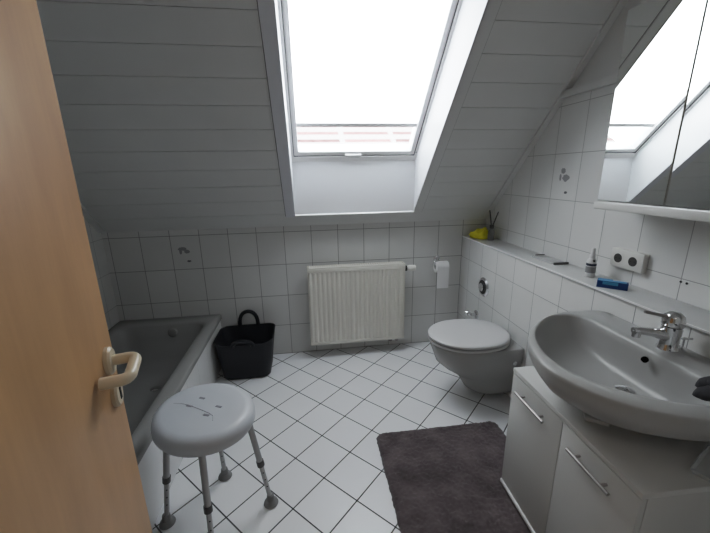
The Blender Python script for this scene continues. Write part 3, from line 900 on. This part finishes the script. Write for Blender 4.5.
# spray bottle
sb = thing('spray_bottle', 'small white spray bottle with dark print on the ledge left of the sockets', 'bottle', (1.338, 1.440, ZL))
finish(LA([(.019, 0), (.021, .003), (.021, .074), (.017, .086), (.010, .094)], 20), 'bottle_body', M['white_plastic'], sb)
finish(LA([(.0213, .022), (.0215, .024), (.0215, .050), (.0213, .052)], 20), 'label_band', M['motif'], sb)
finish(LA([(.0214, .056), (.0216, .058), (.0216, .066), (.0214, .068)], 20), 'label_band', M['label_blue'], sb)
finish(LA([(.011, .092), (.012, .095), (.012, .108), (.0095, .114), (.009, .136), (.007, .140)], 18), 'spray_cap', M['white_plastic'], sb)
finish(T([(-.004, -.012, .082), (-.006, -.021, .082)], .005, 8), 'nozzle', M['black'], sb)
# toothpaste carton
tb = thing('toothpaste_box', 'blue carton lying on the ledge in front of the sockets', 'box', (1.302, 1.274, ZL), math.radians(-45))
finish(B(-.055, .055, -.020, .020, 0, .031, .0015), 'carton', M['blue'], tb)
bm = bmesh.new(); box(bm, -.052, .048, -.0195, .0195, .0309, .0318); box(bm, -.035, .020, -.0206, -.0198, .016, .029)
finish(bm, 'carton_print', M['lightblue'], tb, smooth=False)
finish(B(.0, .054, .004, .016, .0316, .0325), 'carton_stripe', M['white_plastic'], tb, smooth=False)

# ------------------------------------------------------------------ shower stool
ST = Vector((-.433, 1.252, 0))
st = thing('shower_stool', 'white oval shower stool with four grey legs standing beside the bathtub', 'stool', ST)
bm = bmesh.new()
SZ = .528
def oval(a, b, z, n=48, rot=.0):
    out = []
    for i in range(n):
        t = 2 * PI * i / n
        x, y = a * math.cos(t), b * math.sin(t)
        out.append((x * math.cos(rot) - y * math.sin(rot), x * math.sin(rot) + y * math.cos(rot), z))
    return out
RO = math.radians(137)
SAx, SBx = .208, .184
rings = [[(x - .011, y + .010, z) for x, y, z in oval(SAx - g, SBx - g, SZ - d, rot=RO)] for g, d in ((.03, .035), (.014, .062), (.004, .062), (.0, .054), (.0, .034), (.004, .020), (.013, .009), (.026, .002), (.040, 0), (.09, .001), (.15, .002))]
loft(bm, rings)
seat = finish(bm, 'seat', M['stool'], st, angle=60)
for (px_, py_) in ((-.034, .076), (.047, .008), (-.072, .032), (.011, -.037)):
    bm = bmesh.new()
    mxx = Matrix.Translation((px_, py_, SZ - .0016)) @ Matrix.Rotation(math.radians(-24), 4, 'Z')
    box(bm, -.013, .013, -.0045, .0045, 0, .0012, mx=mxx)
    finish(bm, 'drain_slot', M['stool_mark'], seat, smooth=False)
bm = bmesh.new()
arc = [(-.140, .058), (-.110, .053), (-.078, .040), (-.025, .005), (.020, -.027), (.038, -.045), (.044, -.073)]
for (a, b) in zip(arc, arc[1:]):
    tube(bm, [(a[0], a[1], SZ - .0016), (b[0], b[1], SZ - .0016)], .0018, 6)
finish(bm, 'moulded_line', mat('pale moulded line', (.5, .5, .53), .5), seat)
for (fx, fy) in ((-.223, 1.268), (-.648, 1.240), (-.457, 1.447), (-.415, 1.055)):
    f = Vector((fx, fy, 0)) - ST; f.z = 0
    topp = f * .70; topp.z = SZ - .04
    foot = f.copy(); foot.z = .022
    midp = topp.lerp(foot, .56)
    leg = finish(T([topp, midp], .0125, 14), 'leg', M['alu'], st)
    finish(T([midp + (topp - midp) * .02, foot], .0098, 14), 'leg_extension', M['alu'], leg)
    dirv = (foot - topp).normalized()
    finish(T([midp - dirv * .012, midp + dirv * .014], .0155, 14), 'leg_collar', M['collar'], leg)
    for t in (.66, .74, .82):
        c = topp.lerp(foot, t); side_d = Vector((0, -1, 0)) + Vector((.4, 0, 0))
        finish(LA([(.003, .0), (.003, .0105)], 8, axis_mx(c, side_d)), 'adjusting_hole', M['black'], leg)
    finish(LA([(.028, 0), (.032, .004), (.029, .013), (.018, .024), (.015, .048), (.012, .051)], 20, Matrix.Translation((f.x, f.y, 0.0))), 'rubber_foot', M['rubber'], leg)

# ------------------------------------------------------------------ light
w = bpy.data.worlds.new('overcast sky'); bpy.context.scene.world = w
w.use_nodes = True
nt = w.node_tree
bg = nt.nodes['Background']
bg.inputs['Color'].default_value = (0.90, 0.96, 1.0, 1)
bg.inputs['Strength'].default_value = 7.0
hl = bpy.data.lights.new('hall lamp', 'AREA'); hl.energy = 3.5; hl.size = .5; hl.color = (1, .93, .85)
ho = bpy.data.objects.new('hall_lamp', hl); C.objects.link(ho); ho.location = (.2, -.8, 2.42)

sc = bpy.context.scene
sc.view_settings.view_transform = 'Standard'
sc.view_settings.look = 'None'
sc.view_settings.exposure = 0.0
vs = sc.view_settings            # a camera-like response: soft shoulder, so the bright shaft keeps its shading
vs.use_curve_mapping = True
cm = vs.curve_mapping
cm.white_level = (2.5, 2.5, 2.5)
cv = cm.curves[3]
for (px_, py_) in ((.012, .031), (.04, .116), (.12, .37), (.4, .80)):
    cv.points.new(px_, py_)
for pt in cv.points: pt.handle_type = 'AUTO_CLAMPED'
cm.update()
sc.cycles.use_denoising = True
sc.cycles.max_bounces = 10
sc.cycles.diffuse_bounces = 6
sc.cycles.glossy_bounces = 5
sc.cycles.transparent_max_bounces = 12
sc.cycles.sample_clamp_indirect = 8.0
